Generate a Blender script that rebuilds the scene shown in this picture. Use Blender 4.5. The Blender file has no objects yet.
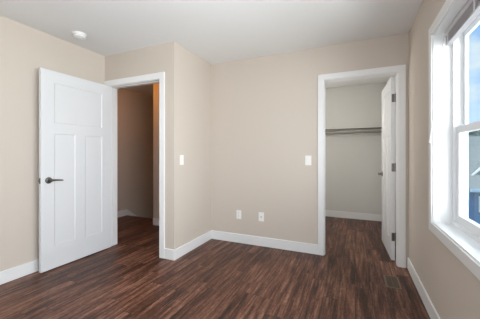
import bpy, bmesh, math, random
from mathutils import Vector, Matrix
random.seed(4)
PI = math.pi
C = bpy.context.scene.collection
S = bpy.context.scene

# ------------------------------------------------------------------ camera
cam_d = bpy.data.cameras.new('camera'); cam = bpy.data.objects.new('camera', cam_d); C.objects.link(cam)
cam_d.sensor_width = 36.0
cam_d.lens = 259.77 * 36.0 / 480.0
cam_d.shift_y = -5.2 / 480.0
cam_d.clip_start = 0.02
cam.location = (0, 0, 1.18)
cam.rotation_euler = (PI / 2, 0, 0.417)
S.camera = cam

# ------------------------------------------------------------------ sky
def lin(r, g, b):
    def f(c):
        c /= 255.0
        return c / 12.92 if c <= 0.04045 else ((c + 0.055) / 1.055) ** 2.4
    return (f(r), f(g), f(b), 1.0)

W = bpy.data.worlds.new('sky'); S.world = W; W.use_nodes = True
nt = W.node_tree; nt.nodes.clear()
def N(t, kind, **kw):
    n = t.nodes.new(kind)
    for k, v in kw.items():
        setattr(n, k, v)
    return n
tc = N(nt, 'ShaderNodeTexCoord')
sep = N(nt, 'ShaderNodeSeparateXYZ'); nt.links.new(tc.outputs['Generated'], sep.inputs[0])
rmp = N(nt, 'ShaderNodeValToRGB'); nt.links.new(sep.outputs['Z'], rmp.inputs[0])
e = rmp.color_ramp.elements
e[0].position = 0.0; e[0].color = lin(226, 238, 250)
e[1].position = 0.6; e[1].color = lin(92, 150, 205)
k = e.new(0.07); k.color = lin(196, 224, 255)
k = e.new(0.20); k.color = lin(128, 188, 244)
noi = N(nt, 'ShaderNodeTexNoise'); noi.inputs['Scale'].default_value = 5.0; noi.inputs['Detail'].default_value = 6
mp = N(nt, 'ShaderNodeMapping'); mp.inputs['Scale'].default_value = (1, 1, 2.2)
nt.links.new(tc.outputs['Generated'], mp.inputs[0]); nt.links.new(mp.outputs[0], noi.inputs['Vector'])
cr = N(nt, 'ShaderNodeValToRGB'); nt.links.new(noi.outputs['Fac'], cr.inputs[0])
cr.color_ramp.elements[0].position = 0.42; cr.color_ramp.elements[1].position = 0.62
mx = N(nt, 'ShaderNodeMixRGB'); nt.links.new(cr.outputs[0], mx.inputs[0]); nt.links.new(rmp.outputs[0], mx.inputs[1])
mx.inputs[2].default_value = lin(206, 222, 232)
bg = N(nt, 'ShaderNodeBackground'); bg.inputs['Strength'].default_value = 1.15
nt.links.new(mx.outputs[0], bg.inputs[0])
wo = N(nt, 'ShaderNodeOutputWorld'); nt.links.new(bg.outputs[0], wo.inputs[0])

# ------------------------------------------------------------------ lights
def area(name, loc, rot, sx, sy, power, col=(1, 1, 1)):
    d = bpy.data.lights.new(name, 'AREA'); d.shape = 'RECTANGLE'; d.size = sx; d.size_y = sy
    d.energy = power; d.color = col
    o = bpy.data.objects.new(name, d); C.objects.link(o); o.location = loc; o.rotation_euler = rot
    return o
# daylight through the side window, two fill lights at added windows, and the two hidden room lamps
DAY = (0.965, 1.0, 1.045)
area('daylight_side_window', (3.0, 0.5, 1.0), (0, math.radians(90), math.radians(-8)), 5.0, 6.0, 880, DAY)
area('added_fill_side', (0.52, 0.15, 1.40), (0, math.radians(90 + 30), math.radians(-30)), 1.2, 0.9, 32, DAY)  # added fill that evens out the walls, set in a made-up side window
area('added_fill_rear', (-1.2, -1.12, 1.45), (math.radians(90 + 22), 0, math.radians(-12)), 1.9, 1.3, 15, DAY)  # added fill from behind the camera, just inside a made-up window
sun_d = bpy.data.lights.new('sun', 'SUN'); sun_d.energy = 2.6; sun_d.angle = 0.02; sun_d.color = (1.0, 0.96, 0.9)
sun = bpy.data.objects.new('sun', sun_d); C.objects.link(sun)
sun.rotation_euler = Vector((0.35, 0.28, -1.0)).to_track_quat('-Z', 'Y').to_euler()
def lamp(name, loc, power, col, rad):
    d = bpy.data.lights.new(name, 'POINT'); d.energy = power; d.color = col; d.shadow_soft_size = rad
    o = bpy.data.objects.new(name, d); C.objects.link(o); o.location = loc
    return o
lamp('closet_lamp', (-0.80, 3.60, 1.60), 20, (1.0, 0.99, 0.965), 0.12)
lamp('hall_lamp', (-3.25, 2.85, 2.30), 6.5, (1.0, 0.38, 0.06), 0.07)

S.view_settings.view_transform = 'Standard'
S.view_settings.look = 'None'
S.view_settings.exposure = 0.07
S.view_settings.gamma = 1.0
S.view_settings.use_curve_mapping = False

# ------------------------------------------------------------------ materials
def mat(name, col, rough=0.5, metal=0.0, bump=0.0, bscale=60.0, var=0.0, spec=None):
    m = bpy.data.materials.new(name); m.use_nodes = True
    t = m.node_tree; b = t.nodes['Principled BSDF']
    b.inputs['Base Color'].default_value = col
    b.inputs['Roughness'].default_value = rough
    b.inputs['Metallic'].default_value = metal
    if spec is not None:
        b.inputs['Specular IOR Level'].default_value = spec
    co = N(t, 'ShaderNodeTexCoord')
    nz = N(t, 'ShaderNodeTexNoise'); nz.inputs['Scale'].default_value = bscale; nz.inputs['Detail'].default_value = 4
    t.links.new(co.outputs['Object'], nz.inputs['Vector'])
    if bump:
        bp = N(t, 'ShaderNodeBump'); bp.inputs['Strength'].default_value = bump; bp.inputs['Distance'].default_value = 0.002
        t.links.new(nz.outputs['Fac'], bp.inputs['Height']); t.links.new(bp.outputs[0], b.inputs['Normal'])
    if var:
        n2 = N(t, 'ShaderNodeMixRGB'); n2.inputs[1].default_value = col
        n2.inputs[2].default_value = tuple(c * (1 - var) for c in col[:3]) + (1,)
        t.links.new(nz.outputs['Fac'], n2.inputs[0]); t.links.new(n2.outputs[0], b.inputs['Base Color'])
    return m

M_wall = mat('taupe_paint', lin(209, 198, 186), 0.75, bump=0.15, bscale=140, var=0.02, spec=0.3)
M_ceil = mat('ceiling_paint', lin(236, 236, 235), 0.9, bump=0.5, bscale=45, var=0.02, spec=0.1)
M_closet = mat('closet_paint', lin(214, 213, 208), 0.8, bump=0.15, bscale=140, spec=0.2)
M_trim = mat('white_trim_paint', lin(236, 236, 235), 0.35, bump=0.04, bscale=30)
M_door = mat('white_door_paint', lin(224, 225, 226), 0.4, bump=0.04, bscale=40)
M_vinyl = mat('white_vinyl', lin(230, 231, 232), 0.35)
M_nickel = mat('satin_nickel', lin(120, 116, 112), 0.32, 1.0)
M_dark = mat('dark_bronze', lin(45, 40, 38), 0.5, 0.4)
M_plate = mat('white_plastic', lin(244, 242, 237), 0.4)
M_slot = mat('dark_slot', lin(70, 64, 58), 0.6)
M_blind = mat('grey_slats', lin(168, 164, 167), 0.5, var=0.05)
M_rail = mat('white_blind_rail', lin(205, 204, 206), 0.4)
M_vent = mat('brown_register', lin(126, 106, 90), 0.45, 0.3)
M_ventin = mat('register_louver', lin(108, 92, 79), 0.5, 0.3)
M_shelf = mat('white_shelf', lin(222, 220, 214), 0.5)
M_shelfedge = mat('dark_shelf_edge', lin(70, 66, 60), 0.5)
M_rod = mat('grey_steel_rod', lin(150, 148, 145), 0.35, 0.8)
M_smoke = mat('detector_plastic', lin(240, 240, 238), 0.45)
M_blue = mat('blue_siding', lin(84, 136, 190), 0.7, bump=0.1, bscale=20, var=0.15)
M_post = mat('dark_blue_post', lin(56, 104, 160), 0.6)
M_bluetrim = mat('pale_blue_gutter', lin(168, 200, 230), 0.5)
M_roof = mat('grey_shingles', lin(150, 160, 160), 0.9, bump=0.6, bscale=6, var=0.35)
M_white = mat('white_house_trim', lin(238, 242, 246), 0.5)
M_beige = mat('pale_green_beige_panel', lin(196, 206, 176), 0.6)
M_leaf = mat('grey_green_foliage', lin(96, 120, 112), 0.9, bump=0.5, bscale=9, var=0.4)
M_bark = mat('grey_bark', lin(92, 84, 76), 0.9, bump=0.5, bscale=30)
M_grass = mat('lawn_grass', lin(104, 128, 84), 0.95, bump=0.5, bscale=8, var=0.3)
M_tread = mat('dark_carpeted_stair', lin(60, 44, 36), 0.9, bump=0.4, bscale=120)

# window glass: clear pane with a faint sheen
M_glass = bpy.data.materials.new('window_glass'); M_glass.use_nodes = True
t = M_glass.node_tree; t.nodes.clear()
tr = N(t, 'ShaderNodeBsdfTransparent'); gl = N(t, 'ShaderNodeBsdfGlossy'); gl.inputs['Roughness'].default_value = 0.02
ms = N(t, 'ShaderNodeMixShader'); ou = N(t, 'ShaderNodeOutputMaterial')
tr.inputs[0].default_value = (0.97, 0.985, 0.985, 1)
ms.inputs[0].default_value = 0.05; t.links.new(tr.outputs[0], ms.inputs[1]); t.links.new(gl.outputs[0], ms.inputs[2])
t.links.new(ms.outputs[0], ou.inputs[0])

# wood plank floor, boards running towards the closet
M_floor = bpy.data.materials.new('dark_walnut_planks'); M_floor.use_nodes = True
t = M_floor.node_tree; b = t.nodes['Principled BSDF']
L = t.links.new
def math_n(op, a, bb=None, c=None):
    n = N(t, 'ShaderNodeMath', operation=op)
    for i, v in enumerate((a, bb, c)):
        if v is None: continue
        if isinstance(v, (int, float)): n.inputs[i].default_value = v
        else: L(v, n.inputs[i])
    return n.outputs[0]
co = N(t, 'ShaderNodeTexCoord'); sp = N(t, 'ShaderNodeSeparateXYZ'); L(co.outputs['Object'], sp.inputs[0])
PW, PL = 0.122, 0.92
xs = math_n('DIVIDE', sp.outputs['X'], PW); xi = math_n('FLOOR', xs); xf = math_n('FRACT', xs)
wn = N(t, 'ShaderNodeTexWhiteNoise', noise_dimensions='1D'); L(xi, wn.inputs['W'])
ys = math_n('ADD', math_n('DIVIDE', sp.outputs['Y'], PL), math_n('MULTIPLY', wn.outputs['Value'], 7.3))
yi = math_n('FLOOR', ys); yf = math_n('FRACT', ys)
cb = N(t, 'ShaderNodeCombineXYZ'); L(xi, cb.inputs[0]); L(yi, cb.inputs[1])
w2 = N(t, 'ShaderNodeTexWhiteNoise', noise_dimensions='2D'); L(cb.outputs[0], w2.inputs['Vector'])
# grain coordinates: stretched along the board and shifted from board to board
gx = math_n('ADD', sp.outputs['X'], math_n('MULTIPLY', w2.outputs['Value'], 3.7))
gv = N(t, 'ShaderNodeCombineXYZ'); L(gx, gv.inputs[0]); L(sp.outputs['Y'], gv.inputs[1]); L(w2.outputs['Value'], gv.inputs[2])
def grain(sx, sy, det, dist=0.6):
    m_ = N(t, 'ShaderNodeMapping'); m_.inputs['Scale'].default_value = (sx, sy, 5); L(gv.outputs[0], m_.inputs[0])
    n_ = N(t, 'ShaderNodeTexNoise'); n_.inputs['Scale'].default_value = 1.0; n_.inputs['Detail'].default_value = det
    n_.inputs['Roughness'].default_value = 0.65; n_.inputs['Distortion'].default_value = dist
    L(m_.outputs[0], n_.inputs['Vector']); return n_.outputs['Fac']
g1 = grain(24, 1.5, 5, 0.5); g2 = grain(62, 3.6, 5, 0.4); g3 = grain(9, 1.3, 3, 0.8); g4 = grain(95, 30, 3, 0.0)
val = math_n('ADD', math_n('ADD', math_n('MULTIPLY', g1, 0.50), math_n('MULTIPLY', g2, 0.42)),
             math_n('ADD', math_n('ADD', math_n('MULTIPLY', g3, 0.22), math_n('MULTIPLY', g4, 0.22)), math_n('MULTIPLY', w2.outputs['Value'], 0.07)))
rp = N(t, 'ShaderNodeValToRGB'); L(math_n('SUBTRACT', val, 0.225), rp.inputs[0])
e = rp.color_ramp.elements
e[0].position = 0.34; e[0].color = lin(36, 22, 17)
e[1].position = 0.68; e[1].color = lin(174, 132, 110)
k = e.new(0.45); k.color = lin(76, 47, 36)
k = e.new(0.54); k.color = lin(118, 79, 62)
sx_ = math_n('LESS_THAN', math_n('MINIMUM', xf, math_n('SUBTRACT', 1.0, xf)), 0.014)
sy_ = math_n('LESS_THAN', math_n('MINIMUM', yf, math_n('SUBTRACT', 1.0, yf)), 0.002)
seam = math_n('MAXIMUM', sx_, sy_)
mxs = N(t, 'ShaderNodeMixRGB'); L(math_n('MULTIPLY', seam, 0.7), mxs.inputs[0]); L(rp.outputs[0], mxs.inputs[1]); mxs.inputs[2].default_value = lin(28, 17, 14)
L(mxs.outputs[0], b.inputs['Base Color'])
b.inputs['Roughness'].default_value = 0.42
b.inputs['Specular IOR Level'].default_value = 0.3
bp = N(t, 'ShaderNodeBump'); bp.inputs['Strength'].default_value = 0.35; bp.inputs['Distance'].default_value = 0.002
L(math_n('SUBTRACT', g1, seam), bp.inputs['Height']); L(bp.outputs[0], b.inputs['Normal'])

# ------------------------------------------------------------------ mesh helpers
def box(bm, x0, x1, y0, y1, z0, z1, bev=0.0, seg=2):
    r = bmesh.ops.create_cube(bm, size=1.0)
    vs = r['verts']
    for v in vs:
        v.co = Vector(((x0 + x1) / 2 + v.co.x * (x1 - x0), (y0 + y1) / 2 + v.co.y * (y1 - y0), (z0 + z1) / 2 + v.co.z * (z1 - z0)))
    if bev > 0:
        es = list({ed for v in vs for ed in v.link_edges})
        bmesh.ops.bevel(bm, geom=es, offset=bev, segments=seg, profile=0.5, affect='EDGES')

def cyl(bm, p0, p1, r0, r1=None, n=20):
    p0, p1 = Vector(p0), Vector(p1); r1 = r0 if r1 is None else r1
    d = p1 - p0
    mtx = Matrix.Translation((p0 + p1) / 2) @ d.to_track_quat('Z', 'Y').to_matrix().to_4x4()
    bmesh.ops.create_cone(bm, cap_ends=True, segments=n, radius1=r0, radius2=r1, depth=d.length, matrix=mtx)

def lathe(bm, prof, origin, axis, n=28):
    """prof: list of (radius, height along axis)"""
    q = Vector(axis).to_track_quat('Z', 'Y'); rings = []
    for r, h in prof:
        if r < 1e-6:
            rings.append([bm.verts.new(Vector(origin) + q @ Vector((0, 0, h)))])
        else:
            rings.append([bm.verts.new(Vector(origin) + q @ Vector((r * math.cos(2 * PI * i / n), r * math.sin(2 * PI * i / n), h))) for i in range(n)])
    for a, c in zip(rings, rings[1:]):
        for i in range(n):
            j = (i + 1) % n
            if len(a) == 1 and len(c) == 1: continue
            if len(a) == 1: bm.faces.new((a[0], c[i], c[j]))
            elif len(c) == 1: bm.faces.new((a[i], a[j], c[0]))
            else: bm.faces.new((a[i], a[j], c[j], c[i]))

def tube(bm, pts, rad, n=12):
    """swept round bar; rad a number or list; pts list of vectors"""
    pts = [Vector(p) for p in pts]; rs = rad if isinstance(rad, (list, tuple)) else [rad] * len(pts)
    rings = []; up = Vector((0, 0, 1))
    for i, p in enumerate(pts):
        d = (pts[min(i + 1, len(pts) - 1)] - pts[max(i - 1, 0)]).normalized()
        u = up if abs(d.dot(up)) < 0.95 else Vector((1, 0, 0))
        s = d.cross(u).normalized(); w = s.cross(d)
        rings.append([bm.verts.new(p + rs[i] * (s * math.cos(2 * PI * k_ / n) + w * math.sin(2 * PI * k_ / n))) for k_ in range(n)])
    for a, c in zip(rings, rings[1:]):
        for i in range(n):
            j = (i + 1) % n; bm.faces.new((a[i], a[j], c[j], c[i]))
    bm.faces.new(rings[0][::-1]); bm.faces.new(rings[-1])

def obj(name, bm, m, parent=None, smooth=False):
    bmesh.ops.recalc_face_normals(bm, faces=bm.faces[:])
    me = bpy.data.meshes.new(name); bm.to_mesh(me); bm.free()
    me.materials.append(m)
    if smooth:
        for p in me.polygons: p.use_smooth = True
        me.set_sharp_from_angle(angle=math.radians(40))
    o = bpy.data.objects.new(name, me); C.objects.link(o)
    if parent: o.parent = parent
    return o

def boxes(name, m, lst, parent=None, bev=0.0):
    bm = bmesh.new()
    for q in lst: box(bm, *q, bev=bev)
    return obj(name, bm, m, parent)

def tag(o, label, cat=None, group=None):
    o['label'] = label
    if cat: o['category'] = cat
    if group: o['group'] = group
    return o

def struct(o, label=None, cat=None):
    o['kind'] = 'structure'
    if label: o['label'] = label
    if cat: o['category'] = cat
    return o

def empty(name, loc=(0, 0, 0), rz=0.0):
    o = bpy.data.objects.new(name, None); C.objects.link(o); o.location = loc; o.rotation_euler = (0, 0, rz)
    o.empty_display_size = 0.1
    return o

# ------------------------------------------------------------------ room plan
XA, XS, XD = -2.941, -1.844, 0.507          # left wall, switch wall, window wall
YB, YC, YF = 2.350, 3.171, -1.20            # entry wall, closet wall, wall behind the camera
H, T = 2.44, 0.115
XH, YSTEP, YHALL, XSTR = -4.05, 3.716, 3.39, -3.09
YK = 5.19                                   # closet back
XK = -1.2                                   # closet left
XO = 0.667                                  # outer face of the window wall

struct(boxes('floor', M_floor, [(XH - T, XO, YF - T, YHALL, -0.15, 0), (XH - T, XSTR, YHALL, YSTEP, -0.15, 0),
                                (XK - T, XO, YHALL, YK + T, -0.15, 0)]), 'dark walnut plank floor with boards running to the closet', 'floor')
struct(boxes('ceiling', M_ceil, [(XH - T, XO, YF - T, 6.3, H, H + 0.12)]), 'white lightly textured ceiling', 'ceiling')
# window opening in the right wall
WY0, WY1, WZ0, WZ1 = 0.85, 2.232, 0.698, 2.026
struct(boxes('wall_left', M_wall, [(XA - T, XA, YF, YB + T, 0, H)]), 'taupe wall behind the open entry door', 'wall')
EJL, EJR, CJL, CJR, HD = -2.862, -2.048, -0.328, 0.408, 2.039
JT = 0.018
struct(boxes('wall_entry', M_wall, [(XA, EJL - JT, YB, YB + T, 0, H), (EJR + JT, XS, YB, YB + T, 0, H),
                                    (EJL - JT, EJR + JT, YB, YB + T, HD + JT, H)]), 'taupe wall around the entry doorway', 'wall')
struct(boxes('wall_side', M_wall, [(XS - T, XS, YB + T, YC + T, 0, H)]), 'short taupe wall carrying a light switch', 'wall')
struct(boxes('wall_back', M_wall, [(XS, CJL - JT, YC, YC + T, 0, H), (CJR + JT, XD, YC, YC + T, 0, H),
                                   (CJL - JT, CJR + JT, YC, YC + T, HD + JT, H)]), 'taupe wall with the closet doorway', 'wall')
struct(boxes('wall_right', M_wall, [(XD, XO, YF - T, -0.35, 0, H), (XD, XO, 0.65, WY0, 0, H), (XD, XO, -0.35, 0.65, 0, WZ0), (XD, XO, -0.35, 0.65, WZ1, H), (XD, XO, WY1, YC + T, 0, H),
                                    (XD, XO, WY0, WY1, 0, WZ0), (XD, XO, WY0, WY1, WZ1, H)]), 'shaded taupe wall around the window', 'wall')
FX0, FX1, FZ0, FZ1 = -2.2, -0.2, 0.75, 2.1
struct(boxes('wall_front', M_wall, [(XA - T, FX0, YF - T, YF, 0, H), (FX1, XD, YF - T, YF, 0, H),
                                    (FX0, FX1, YF - T, YF, 0, FZ0), (FX0, FX1, YF - T, YF, FZ1, H)]))
struct(boxes('wall_closet_back', M_closet, [(XK - T, XO, YK, YK + T, 0, H)]), 'pale back wall inside the closet', 'wall')
struct(boxes('wall_closet_left', M_closet, [(XK - T, XK, YC + T, YK, 0, H)]))
struct(boxes('wall_closet_right', M_closet, [(XD, XO, YC + T, YK, 0, H)]))
struct(boxes('wall_hall_left', M_wall, [(XH - T, XH, 1.2, 6.3, -2.8, H)]), 'dim hallway wall seen through the entry doorway', 'wall')
struct(boxes('wall_hall_end', M_wall, [(XH, XSTR + T, 6.2, 6.3, -2.8, H)]))
struct(boxes('wall_hall_right', M_wall, [(XSTR, XSTR + T, YHALL + T, 6.2, -2.8, H), (XSTR, XS - T, YHALL, YHALL + T, 0, H)]),
       'hallway wall end lit warm beside the stairs', 'wall')
struct(boxes('wall_hall_near', M_wall, [(XH, XA - T, 1.2, 1.3, 0, H)]))
st = [(XH, XSTR, YSTEP + 0.25 * i, YSTEP + 0.25 * (i + 1), -2.8, -0.19 * (i + 1)) for i in range(10)]
struct(boxes('floor_stairs', M_tread, st))

# ------------------------------------------------------------------ baseboards
BH, BT = 0.118, 0.014
def base(name, x0, x1, y0, y1, label=None):
    o = boxes(name, M_trim, [(x0, x1, y0, y1, 0, BH)], bev=0.0)
    bv = o.modifiers.new('bevel', 'BEVEL'); bv.width = 0.004; bv.segments = 2
    return struct(o, label, 'baseboard' if label else None)
base('baseboard_left', XA, XA + BT, YF, YB - 0.016, 'white baseboard along the wall behind the entry door')
base('baseboard_entry', -1.972, XS, YB - BT, YB, 'short white baseboard right of the entry doorway')
base('baseboard_side', XS, XS + BT, YB - BT, YC, 'white baseboard below the short switch wall')
base('baseboard_back', XS + BT, -0.400, YC - BT, YC, 'white baseboard below the two wall outlets')
base('baseboard_right', XD - BT, XD, YF, YC - 0.016, 'white baseboard below the window')
base('baseboard_closet_back', XK, XD, YK - BT, YK, 'white baseboard at the back of the closet')
base('baseboard_closet_left', XK, XK + BT, YC + T, YK - BT)
base('baseboard_hall_left', XH, XH + BT, 1.3, YSTEP, 'white baseboard on the left hallway wall')
base('baseboard_hall_right', XSTR, XS - T, YHALL - BT, YHALL, 'small white baseboard on the warm lit hallway wall end')
bm = bmesh.new()                                                     # skirt board sloping down beside the stairs
sl = 0.19 / 0.25
pr = [(YSTEP, 0), (YSTEP, BH), (YSTEP + 2.4, BH - 2.4 * sl), (YSTEP + 2.4, -2.4 * sl - 0.2), (YSTEP, -0.2)]
va = [bm.verts.new((XH, y, z)) for y, z in pr]; vb = [bm.verts.new((XH + BT, y, z)) for y, z in pr]
bm.faces.new(va); bm.faces.new(vb[::-1])
for i in range(5): bm.faces.new((va[i], va[(i + 1) % 5], vb[(i + 1) % 5], vb[i]))
struct(obj('trim_5', bm, M_trim), 'white stair skirt sloping down along the hallway wall', 'trim')

# ------------------------------------------------------------------ door jambs and casings
def casing(name, jl, jr, yw, sgn, label, cw=0.066, rv=0.006, left=True):
    """picture-frame casing on the face y=yw projecting by sgn"""
    ct = 0.016
    bm = bmesh.new()
    y0, y1 = (yw - ct, yw) if sgn < 0 else (yw, yw + ct)
    zt = HD + rv
    for (xa, xb, za, zb) in ((jl - rv - cw, jl - rv, 0, zt), (jr + rv, jr + rv + cw, 0, zt), (jl - rv - cw, jr + rv + cw, zt, zt + cw)):
        box(bm, xa, xb, y0, y1, za, zb, bev=0.003)
    o = obj(name, bm, M_trim)
    return struct(o, label, 'door trim' if label else None)
def jamb(name, jl, jr, y0, y1, ystop0, ystop1, label):
    bm = bmesh.new()
    box(bm, jl - JT, jl, y0, y1, 0, HD); box(bm, jr, jr + JT, y0, y1, 0, HD); box(bm, jl - JT, jr + JT, y0, y1, HD, HD + JT)
    sw = 0.006
    box(bm, jl, jl + sw, ystop0, ystop1, 0, HD, bev=0.002); box(bm, jr - sw, jr, ystop0, ystop1, 0, HD, bev=0.002)
    box(bm, jl + sw, jr - sw, ystop0, ystop1, HD - sw, HD, bev=0.002)
    return struct(obj(name, bm, M_trim), label, 'door frame')
casing('trim_1', EJL, EJR, YB, -1, 'white casing around the entry doorway', cw=0.070)
casing('trim_2', EJL, EJR, YB + T, 1, None, cw=0.070)
jamb('trim_6', EJL, EJR, YB, YB + T, YB + 0.042, YB + 0.080, 'white jamb lining the entry doorway')
casing('trim_3', CJL, CJR, YC, -1, 'white casing around the closet doorway')
casing('trim_4', CJL, CJR, YC + T, 1, None)
jamb('trim_7', CJL, CJR, YC, YC + T, YC + 0.024, YC + 0.054, 'white jamb lining the closet doorway')

# ------------------------------------------------------------------ panelled doors
def tray(bm, x0, x1, z0, z1, yf, yr, s=0.014):
    """sloped sticking from the face (yf) down to the recessed panel (yr)"""
    a = [bm.verts.new(p) for p in ((x0, yf, z0), (x1, yf, z0), (x1, yf, z1), (x0, yf, z1))]
    c = [bm.verts.new(p) for p in ((x0 + s, yr, z0 + s), (x1 - s, yr, z0 + s), (x1 - s, yr, z1 - s), (x0 + s, yr, z1 - s))]
    for i in range(4):
        j = (i + 1) % 4; bm.faces.new((a[i], a[j], c[j], c[i]))
    bm.faces.new(c)

def make_door(name, label, loc, rz, w, h, t_, rec):
    """local x runs from the hinge edge, local y is the thickness, z up; lever on both faces"""
    D = empty(name, loc, rz)
    struct(D, label, 'door')
    sw, z0 = 0.125, 0.012
    zt = z0 + h
    cw = 0.108; mid = w / 2
    px = [(sw, w - sw, 1.500, zt - 0.118), (sw, mid - cw / 2, 0.235, 1.395), (mid + cw / 2, w - sw, 0.235, 1.395)]
    bm = bmesh.new()
    e_ = 0.0
    box(bm, 0, sw, 0, t_, z0, zt); box(bm, w - sw, w, 0, t_, z0, zt)
    box(bm, sw, w - sw, 0, t_, z0, 0.235); box(bm, sw, w - sw, 0, t_, 1.395, 1.500); box(bm, sw, w - sw, 0, t_, zt - 0.118, zt)
    box(bm, mid - cw / 2, mid + cw / 2, 0, t_, 0.235, 1.395)
    obj('stile_and_rail_frame', bm, M_door, D)
    for (a, c, d, f) in px:
        bm = bmesh.new()
        tray(bm, a, c, d, f, t_, t_ - rec, 0.010); tray(bm, a, c, d, f, 0.0, rec, 0.010)
        obj('door_panel', bm, M_door, D)
    # lever sets
    hz = 0.917; hx = w - 0.070
    for face in (1, -1):
        yf = t_ if face > 0 else 0.0
        bm = bmesh.new()
        lathe(bm, [(0.0, 0), (0.033, 0), (0.033, 0.005), (0.029, 0.010), (0.013, 0.012), (0.011, 0.045), (0.013, 0.050), (0.0, 0.052)], (hx, yf, hz), (0, face, 0))
        hd = obj('door_handle', bm, M_nickel, D, True); hd['label'] = 'satin nickel lever handle'
        bm = bmesh.new()
        pts = []; rs = []
        for i in range(9):
            q = i / 8
            pts.append((hx + 0.008 - 0.122 * q, yf + face * (0.044 + 0.006 * math.sin(q * PI)), hz + 0.004 - 0.010 * q * q)); rs.append(0.0105 - 0.0035 * q)
        tube(bm, pts, rs, 12)
        obj('lever', bm, M_nickel, hd, True)
    bm = bmesh.new()
    box(bm, w - 0.0005, w + 0.0015, t_ / 2 - 0.0125, t_ / 2 + 0.0125, hz - 0.028, hz + 0.028)
    lp = obj('latch_plate', bm, M_nickel, D); lp['label'] = 'nickel latch plate on the door edge'
    bm = bmesh.new(); box(bm, w + 0.0015, w + 0.010, t_ / 2 - 0.006, t_ / 2 + 0.006, hz - 0.009, hz + 0.009, bev=0.002)
    obj('latch_bolt', bm, M_nickel, lp)
    return D

def hinge(D, z, t_, side):
    """leaf let into the hinge edge, leaf on the jamb, barrel on the face 'side' (local y)"""
    bm = bmesh.new()
    box(bm, -0.0018, 0.0004, 0.003, t_ - 0.003, z - 0.045, z + 0.045)
    h_ = obj('hinge', bm, M_nickel, D); h_['label'] = 'satin nickel butt hinge'
    bm = bmesh.new()
    yb = -0.004 if side < 0 else t_ + 0.004
    for i in range(5):
        cyl(bm, (-0.004, yb, z - 0.045 + i * 0.018 + 0.0006), (-0.004, yb, z - 0.045 + (i + 1) * 0.018 - 0.0006), 0.0055, n=14)
    cyl(bm, (-0.004, yb, z + 0.045), (-0.004, yb, z + 0.050), 0.0065, 0.004, n=14)
    obj('hinge_barrel', bm, M_nickel, h_, True)

d1 = make_door('door_1', 'white three panel entry door standing open against the left wall', (-2.852, 2.342, 0), math.radians(-90.5), 0.800, 2.022, 0.035, 0.007)
for z in (0.27, 1.03, 1.80): hinge(d1, z, 0.035, -1)
# closet door: hinge edge at the closet side of the right jamb, leaf swung into the closet
ang = math.radians(92.7)
d2 = make_door('door_2', 'white three panel closet door swung open into the closet', (0.4005, 3.301, 0), ang, 0.724, 2.022, 0.035, 0.011)
for z in (0.27, 1.035, 1.80): hinge(d2, z, 0.035, -1)

# ------------------------------------------------------------------ window in the right wall
w1 = struct(empty('window_1', (XD, (WY0 + WY1) / 2, WZ0)), 'white framed double hung window on the right wall', 'window')
ctr = Vector((XD, (WY0 + WY1) / 2, WZ0))
def wpart(name, m, lst, parent, bev=0.0):
    bm = bmesh.new()
    for q in lst: box(bm, *q, bev=bev)
    off = ctr
    for v in bm.verts: v.co -= off
    return obj(name, bm, m, parent)
cw, ct = 0.064, 0.016
wpart('window_casing', M_trim, [(XD - ct, XD, WY1 + 0.002, WY1 + cw, WZ0 - cw, WZ1 + cw), (XD - ct, XD, WY0 - cw, WY0 - 0.002, WZ0 - cw, WZ1 + cw),
                                (XD - ct, XD, WY0 - 0.002, WY1 + 0.002, WZ0 - cw, WZ0 - 0.002), (XD - ct, XD, WY0 - 0.002, WY1 + 0.002, WZ1 + 0.002, WZ1 + cw)], w1, 0.003)
jt = 0.016
XF = 0.610                                                           # where the vinyl frame starts
wpart('jamb_extension', M_trim, [(XD - 0.004, XF, WY1 - 0.004, WY1 + 0.0, WZ0, WZ1), (XD - 0.004, XF, WY0, WY0 + 0.004, WZ0, WZ1),
                                 (XD - 0.004, XF, WY0 + 0.004, WY1 - 0.004, WZ0, WZ0 + 0.006), (XD - 0.004, XF, WY0 + 0.004, WY1 - 0.004, WZ1 - 0.006, WZ1)], w1)
fw = 0.030
fr_ = wpart('window_frame', M_vinyl, [(XF, 0.691, WY1 - fw, WY1, WZ0, WZ1), (XF, 0.691, WY0, WY0 + fw, WZ0, WZ1),
                                      (XF, 0.691, WY0 + fw, WY1 - fw, WZ0, WZ0 + fw), (XF, 0.691, WY0 + fw, WY1 - fw, WZ1 - fw, WZ1)], w1, 0.003)
ZM = 1.345
def sash(x0, x1, y0, y1, z0, z1, rl, rb, rt):
    s_ = wpart('sash', M_vinyl, [(x0, x1, y1 - rl, y1, z0, z1), (x0, x1, y0, y0 + rl, z0, z1),
                                 (x0, x1, y0 + rl, y1 - rl, z0, z0 + rb), (x0, x1, y0 + rl, y1 - rl, z1 - rt, z1)], w1, 0.003)
    g_ = wpart('glass_pane', M_glass, [((x0 + x1) / 2 - 0.002, (x0 + x1) / 2 + 0.002, y0 + rl - 0.004, y1 - rl + 0.004, z0 + rb - 0.004, z1 - rt + 0.004)], s_)
    return s_
sy0, sy1 = WY0 + fw - 0.004, WY1 - fw + 0.004
sash(0.664, 0.684, sy0, sy1, ZM - 0.02, WZ1 - fw + 0.004, 0.034, 0.040, 0.040)     # upper, outer
low = sash(0.628, 0.662, sy0, sy1, WZ0 + fw - 0.004, ZM + 0.022, 0.046, 0.050, 0.046)  # lower, inner
wpart('sash_lock', M_nickel, [(0.632, 0.658, 1.50, 1.56, ZM + 0.022, ZM + 0.034)], low, 0.002)
wpart('tilt_latch', M_vinyl, [(0.634, 0.656, sy1 - 0.075, sy1 - 0.030, ZM + 0.022, ZM + 0.028)], low, 0.002)

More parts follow.
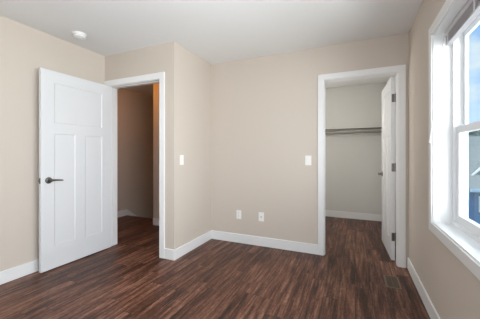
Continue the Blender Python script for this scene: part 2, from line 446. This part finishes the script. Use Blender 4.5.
# unseen window behind the camera, added to let fill light in
w2 = struct(empty('window_added_rear', ((FX0 + FX1) / 2, YF, FZ0)))
bm = bmesh.new()
for q in ((FX0, FX0 + 0.05, YF - 0.1, YF + 0.01, FZ0, FZ1), (FX1 - 0.05, FX1, YF - 0.1, YF + 0.01, FZ0, FZ1),
          (FX0 + 0.05, FX1 - 0.05, YF - 0.1, YF + 0.01, FZ0, FZ0 + 0.05), (FX0 + 0.05, FX1 - 0.05, YF - 0.1, YF + 0.01, FZ1 - 0.05, FZ1),
          ((FX0 + FX1) / 2 - 0.03, (FX0 + FX1) / 2 + 0.03, YF - 0.1, YF - 0.03, FZ0 + 0.05, FZ1 - 0.05)):
    box(bm, *q)
for v in bm.verts: v.co -= w2.location
obj('window_frame', bm, M_vinyl, w2)
bm = bmesh.new(); box(bm, FX0 + 0.05, FX1 - 0.05, YF - 0.07, YF - 0.066, FZ0 + 0.05, FZ1 - 0.05)
for v in bm.verts: v.co -= w2.location
obj('glass_pane', bm, M_glass, w2)

w3 = struct(empty('window_added_side', (XD, 0.15, WZ0)))  # unseen second side window, added as an opening for the fill light
bm = bmesh.new()
for q in ((0.60, 0.66, -0.35, -0.30, WZ0, WZ1), (0.60, 0.66, 0.60, 0.65, WZ0, WZ1), (0.60, 0.66, -0.30, 0.60, WZ0, WZ0 + 0.05),
          (0.60, 0.66, -0.30, 0.60, WZ1 - 0.05, WZ1), (0.61, 0.65, -0.30, 0.60, ZM - 0.02, ZM + 0.02)):
    box(bm, *q)
for v in bm.verts: v.co -= w3.location
obj('window_frame', bm, M_vinyl, w3)
bm = bmesh.new(); box(bm, 0.628, 0.632, -0.30, 0.60, WZ0 + 0.05, WZ1 - 0.05)
for v in bm.verts: v.co -= w3.location
obj('glass_pane', bm, M_glass, w3)

# ------------------------------------------------------------------ mini blind drawn up under the window head
bx = empty('window_blind', (0.582, 1.54, 2.02))
tag(bx, 'grey mini blind drawn up under the head of the window', 'window blind')
o0 = Vector(bx.location)
def lpart(name, bm, m, parent, root, smooth=False):
    for v in bm.verts: v.co -= root
    return obj(name, bm, m, parent, smooth)
bm = bmesh.new(); box(bm, 0.562, 0.602, WY0 + 0.012, WY1 - 0.030, 1.984, 2.017, bev=0.003)
lpart('headrail', bm, M_rail, bx, o0)
bm = bmesh.new()
for i in range(13):
    z = 1.983 - i * 0.0034
    box(bm, 0.566 + 0.001 * (i % 2), 0.598 + 0.001 * (i % 2), WY0 + 0.02, WY1 - 0.038, z - 0.0026, z)
lpart('slat_stack', bm, M_blind, bx, o0)
bm = bmesh.new(); box(bm, 0.565, 0.599, WY0 + 0.02, WY1 - 0.038, 1.922, 1.9385, bev=0.004)
lpart('bottom_rail', bm, M_blind, bx, o0)
for yy in (WY0 + 0.12, 1.30, 1.72, WY1 - 0.09):
    bm = bmesh.new(); box(bm, 0.5615, 0.5655, yy - 0.008, yy + 0.008, 1.925, 1.986)
    lpart('ladder_tape', bm, M_rail, bx, o0)
bm = bmesh.new()
tube(bm, [(0.560, 2.165, 1.998), (0.553, 2.165, 1.992), (0.551, 2.165, 1.978)], 0.003, 8)
wh = lpart('wand_hook', bm, M_rail, bx, o0, True)
bm = bmesh.new()
tube(bm, [(0.551, 2.165, 1.982), (0.535, 2.180, 1.80), (0.500, 2.205, 1.45), (0.480, 2.215, 1.26)], [0.004, 0.004, 0.004, 0.005], 8)
lpart('tilt_wand', bm, M_rail, bx, o0, True)

# ------------------------------------------------------------------ smoke detector
sd = empty('smoke_detector', (-2.640, 1.806, H)); tag(sd, 'round white smoke detector on the ceiling', 'smoke detector')
bm = bmesh.new(); lathe(bm, [(0.0, 0), (0.068, 0), (0.068, -0.010), (0.064, -0.012)], (0, 0, 0), (0, 0, 1), 36)
obj('mounting_plate', bm, M_smoke, sd, True)
bm = bmesh.new(); lathe(bm, [(0.064, -0.012), (0.060, -0.022), (0.060, -0.026), (0.056, -0.036), (0.040, -0.042), (0.0, -0.044)], (0, 0, 0), (0, 0, 1), 36)
hs = obj('housing', bm, M_smoke, sd, True)
bm = bmesh.new(); lathe(bm, [(0.0615, -0.021), (0.0615, -0.0255)], (0, 0, 0), (0, 0, 1), 36)
obj('vent_slot', bm, M_rail, hs)
bm = bmesh.new(); lathe(bm, [(0.012, -0.042), (0.012, -0.046), (0.0, -0.047)], (0.015, 0.0, 0), (0, 0, 1), 20)
obj('test_button', bm, M_smoke, sd, True)

# ------------------------------------------------------------------ wall plates (local: x across, z up, faces -y)
def plate_root(name, label, cat, loc, rz, group=None):
    r = empty(name, loc, rz); tag(r, label, cat, group)
    bm = bmesh.new(); box(bm, -0.036, 0.036, -0.006, 0, -0.058, 0.058, bev=0.003)
    obj('wall_plate', bm, M_plate, r)
    return r
def screws(r, zs):
    for z in zs:
        bm = bmesh.new(); cyl(bm, (0, -0.0058, z), (0, -0.0072, z), 0.0032, n=12); obj('screw', bm, M_plate, r)
sw1 = plate_root('light_switch', 'white light switch on the short wall right of the entry doorway', 'light switch', (XS, 2.485, 1.114), PI / 2)
sw2 = plate_root('light_switch', 'white light switch left of the closet doorway', 'light switch', (-0.511, YC, 1.106), 0)
for r in (sw1, sw2):
    bm = bmesh.new(); box(bm, -0.0172, 0.0172, -0.0070, -0.005, -0.0340, 0.0340, bev=0.0006)
    rk = obj('rocker_frame', bm, M_plate, r)
    bm = bmesh.new()
    box(bm, -0.0150, 0.0150, -0.0095, -0.006, -0.0310, 0.0310, bev=0.0012)
    for v in bm.verts:
        if v.co.y < -0.0075: v.co.y += 0.0022 * (v.co.z + 0.031) / 0.062
    obj('rocker', bm, M_plate, rk)
    screws(r, (0.0485, -0.0485))
ot = plate_root('wall_outlet', 'white duplex outlet low on the wall, the left of the two plates', 'outlet', (-1.420, YC, 0.375), 0)
for z in (0.0195, -0.0195):
    bm = bmesh.new(); cyl(bm, (0, -0.005, z), (0, -0.0085, z), 0.0165, n=24); rc = obj('receptacle', bm, M_plate, ot)
    bm = bmesh.new()
    box(bm, -0.0075, -0.0052, -0.0088, -0.007, z + 0.0005, z + 0.0085); box(bm, 0.0052, 0.0075, -0.0088, -0.007, z + 0.0015, z + 0.0085)
    cyl(bm, (0, -0.007, z - 0.0075), (0, -0.0088, z - 0.0075), 0.0026, n=10)
    obj('slot', bm, M_slot, rc)
screws(ot, (0.0,))
cj = plate_root('cable_jack', 'white cable jack plate low on the wall, right of the duplex outlet', 'cable jack', (-1.104, YC, 0.375), 0)
bm = bmesh.new(); cyl(bm, (0, -0.005, 0), (0, -0.010, 0), 0.0075, n=6); cyl(bm, (0, -0.010, 0), (0, -0.020, 0), 0.0048, n=16)
obj('connector', bm, M_nickel, cj)
screws(cj, (0.042, -0.042))

# ------------------------------------------------------------------ floor register
vr = empty('floor_register', (0.313, 2.757, 0)); tag(vr, 'brown floor register in front of the closet doorway', 'floor vent')
vx, vy = 0.062, 0.128
bm = bmesh.new()
for q in ((-vx, -vx + 0.014, -vy, vy), (vx - 0.014, vx, -vy, vy), (-vx + 0.014, vx - 0.014, -vy, -vy + 0.014), (-vx + 0.014, vx - 0.014, vy - 0.014, vy)):
    box(bm, *q, 0.0, 0.006, bev=0.0015)
obj('register_frame', bm, M_vent, vr)
bm = bmesh.new()
for i in range(17):
    y = -vy + 0.020 + i * (2 * vy - 0.04) / 16
    box(bm, -vx + 0.014, vx - 0.014, y - 0.0035, y + 0.0035, 0.001, 0.005)
box(bm, -0.003, 0.003, -vy + 0.014, vy - 0.014, 0.001, 0.0052)
obj('louver_grille', bm, M_ventin, vr)
bm = bmesh.new(); box(bm, -vx + 0.012, vx - 0.012, -vy + 0.012, vy - 0.012, 0.0002, 0.0012); obj('damper', bm, M_slot, vr)

# ------------------------------------------------------------------ door stop on the left baseboard
ds = empty('door_stop', (XA + BT, 1.600, 0.058)); tag(ds, 'small dark door stop on the baseboard behind the entry door', 'door stop')
bm = bmesh.new(); lathe(bm, [(0.0, 0), (0.012, 0), (0.012, 0.004), (0.006, 0.008), (0.006, 0.050)], (0, 0, 0), (1, 0, 0), 16)
obj('stem', bm, M_dark, ds, True)
bm = bmesh.new(); lathe(bm, [(0.010, 0.050), (0.010, 0.064), (0.007, 0.068), (0.0, 0.068)], (0, 0, 0), (1, 0, 0), 16)
obj('rubber_tip', bm, M_dark, ds, True)

# ------------------------------------------------------------------ closet shelf and rod
SZ = 1.628
sh = empty('closet_shelf', (-0.35, YK, SZ)); tag(sh, 'white shelf with dark front edge across the closet back wall', 'shelf')
r0 = Vector(sh.location)
bm = bmesh.new(); box(bm, XK + 0.001, XD - 0.001, YK - 0.30, YK - 0.001, SZ - 0.018, SZ); lpart('shelf_board', bm, M_shelf, sh, r0)
bm = bmesh.new(); box(bm, XK + 0.001, XD - 0.001, YK - 0.304, YK - 0.30, SZ - 0.0185, SZ + 0.0005); eb = lpart('edge_band', bm, M_shelfedge, sh, r0); eb['label'] = 'dark front edge'
bm = bmesh.new(); box(bm, XK + 0.001, XD - 0.001, YK - 0.018, YK - 0.001, SZ - 0.108, SZ - 0.018, bev=0.002); lpart('wall_cleat', bm, M_shelf, sh, r0)
rdv = Vector((-0.35, YK - 0.26, SZ - 0.070))
rd = empty('closet_rod', rdv); tag(rd, 'grey metal hanging rod below the closet shelf', 'closet rod')
bm = bmesh.new(); cyl(bm, (XK + 0.001, rdv.y, rdv.z), (XD - 0.001, rdv.y, rdv.z), 0.0165, n=20); lpart('rod', bm, M_rod, rd, rdv, True)
for xx, s in ((XK, 1), (XD, -1)):
    bm = bmesh.new(); lathe(bm, [(0.0, 0.001), (0.030, 0.001), (0.030, 0.005), (0.0215, 0.007), (0.0205, 0.02), (0.0168, 0.02)], (xx, rdv.y, rdv.z), (s, 0, 0), 20)
    lpart('rod_socket', bm, M_rod, rd, rdv, True)

# ------------------------------------------------------------------ outdoors beyond the window
struct(boxes('ground', M_grass, [(0.9, 60, -20, 90, -3.2, -3.0)]))
hx, hy = 4.0, 12.6                                                   # near left corner of the neighbouring house
hs_ = empty('neighbour_house', (hx, hy, -3.0)); tag(hs_, 'blue sided house with a grey roof beyond the window', 'house')
h0 = Vector(hs_.location)
bm = bmesh.new(); box(bm, hx, hx + 9, hy, hy + 7.0, -3.0, -0.05); lpart('siding_wall', bm, M_blue, hs_, h0)
bm = bmesh.new(); box(bm, hx - 0.02, hx + 0.12, hy - 0.04, hy, -3.0, -0.05); lpart('corner_board', bm, M_post, hs_, h0)
bm = bmesh.new()
pr = [(hy - 0.35, -0.12), (hy + 3.5, 2.05), (hy + 7.35, -0.12), (hy + 7.35, -0.24), (hy + 3.5, 1.90), (hy - 0.35, -0.24)]
va = [bm.verts.new((hx - 0.1, y, z)) for y, z in pr]; vb = [bm.verts.new((hx + 9.4, y, z)) for y, z in pr]
bm.faces.new(va); bm.faces.new(vb[::-1])
for i in range(6): bm.faces.new((va[i], va[(i + 1) % 6], vb[(i + 1) % 6], vb[i]))
lpart('roof', bm, M_roof, hs_, h0)
bm = bmesh.new()
va = [bm.verts.new((hx + 0.02, y, z)) for y, z in ((hy, -0.05), (hy + 3.5, 1.92), (hy + 7, -0.05))]
vb = [bm.verts.new((hx + 0.12, y, z)) for y, z in ((hy, -0.05), (hy + 3.5, 1.92), (hy + 7, -0.05))]
bm.faces.new(va); bm.faces.new(vb[::-1])
for i in range(3): bm.faces.new((va[i], va[(i + 1) % 3], vb[(i + 1) % 3], vb[i]))
lpart('gable_wall', bm, M_blue, hs_, h0)
bm = bmesh.new(); box(bm, hx - 0.1, hx + 9.4, hy - 0.46, hy - 0.34, -0.20, -0.09, bev=0.01); lpart('gutter', bm, M_bluetrim, hs_, h0)
# dormer with a white gable
dm = [(hx + 0.22, 0.32), (hx + 0.78, 0.95), (hx + 1.34, 0.32)]
bm = bmesh.new()
va = [bm.verts.new((x, hy + 0.55, z)) for x, z in dm + [(hx + 1.34, 0.05), (hx + 0.22, 0.05)]]
vb = [bm.verts.new((x, hy + 2.2, z)) for x, z in dm + [(hx + 1.34, 0.05), (hx + 0.22, 0.05)]]
bm.faces.new(va); bm.faces.new(vb[::-1])
for i in range(5): bm.faces.new((va[i], va[(i + 1) % 5], vb[(i + 1) % 5], vb[i]))
dr = lpart('dormer', bm, M_roof, hs_, h0)
bm = bmesh.new()
for (p, q) in ((dm[0], dm[1]), (dm[1], dm[2])):
    tube(bm, [(p[0], hy + 0.52, p[1]), (q[0], hy + 0.52, q[1])], 0.045, 8)
lpart('white_rake', bm, M_white, dr, h0)
bm = bmesh.new(); box(bm, hx + 0.26, hx + 1.1, hy - 0.05, hy, -1.0, -0.40)
wf = lpart('window', bm, M_white, hs_, h0)
bm = bmesh.new(); box(bm, hx + 0.30, hx + 1.06, hy - 0.06, hy - 0.05, -0.96, -0.44); lpart('pane', bm, M_beige, wf, h0)

def tree(loc, hgt, rad, label, seed):
    rnd = random.Random(seed)
    T_ = empty('tree', loc); tag(T_, label, 'tree', None)
    bm = bmesh.new(); cyl(bm, (0, 0, 0), (0, 0, hgt * 0.6), 0.18, 0.09, 10); obj('trunk', bm, M_bark, T_, True)
    bm = bmesh.new()
    for i in range(14):
        a = rnd.uniform(0, 2 * PI); rr = rad * 0.62 * math.sqrt(rnd.random()); z = hgt * rnd.uniform(0.42, 0.86)
        mtx = Matrix.Translation((rr * math.cos(a), rr * math.sin(a), z))
        r = bmesh.ops.create_icosphere(bm, subdivisions=3, radius=rad * rnd.uniform(0.35, 0.5), matrix=mtx)
        for v in r['verts']:
            v.co += Vector((rnd.uniform(-1, 1), rnd.uniform(-1, 1), rnd.uniform(-1, 1))) * 0.09 * rad
    obj('foliage', bm, M_leaf, T_)
tree((9.4, 28.5, -3.0), 6.6, 2.6, 'grey green tree behind the blue house, at the left of its roof', 3)
tree((16.5, 33.0, -3.0), 6.0, 2.5, 'grey green tree behind the blue house, farther right', 8)
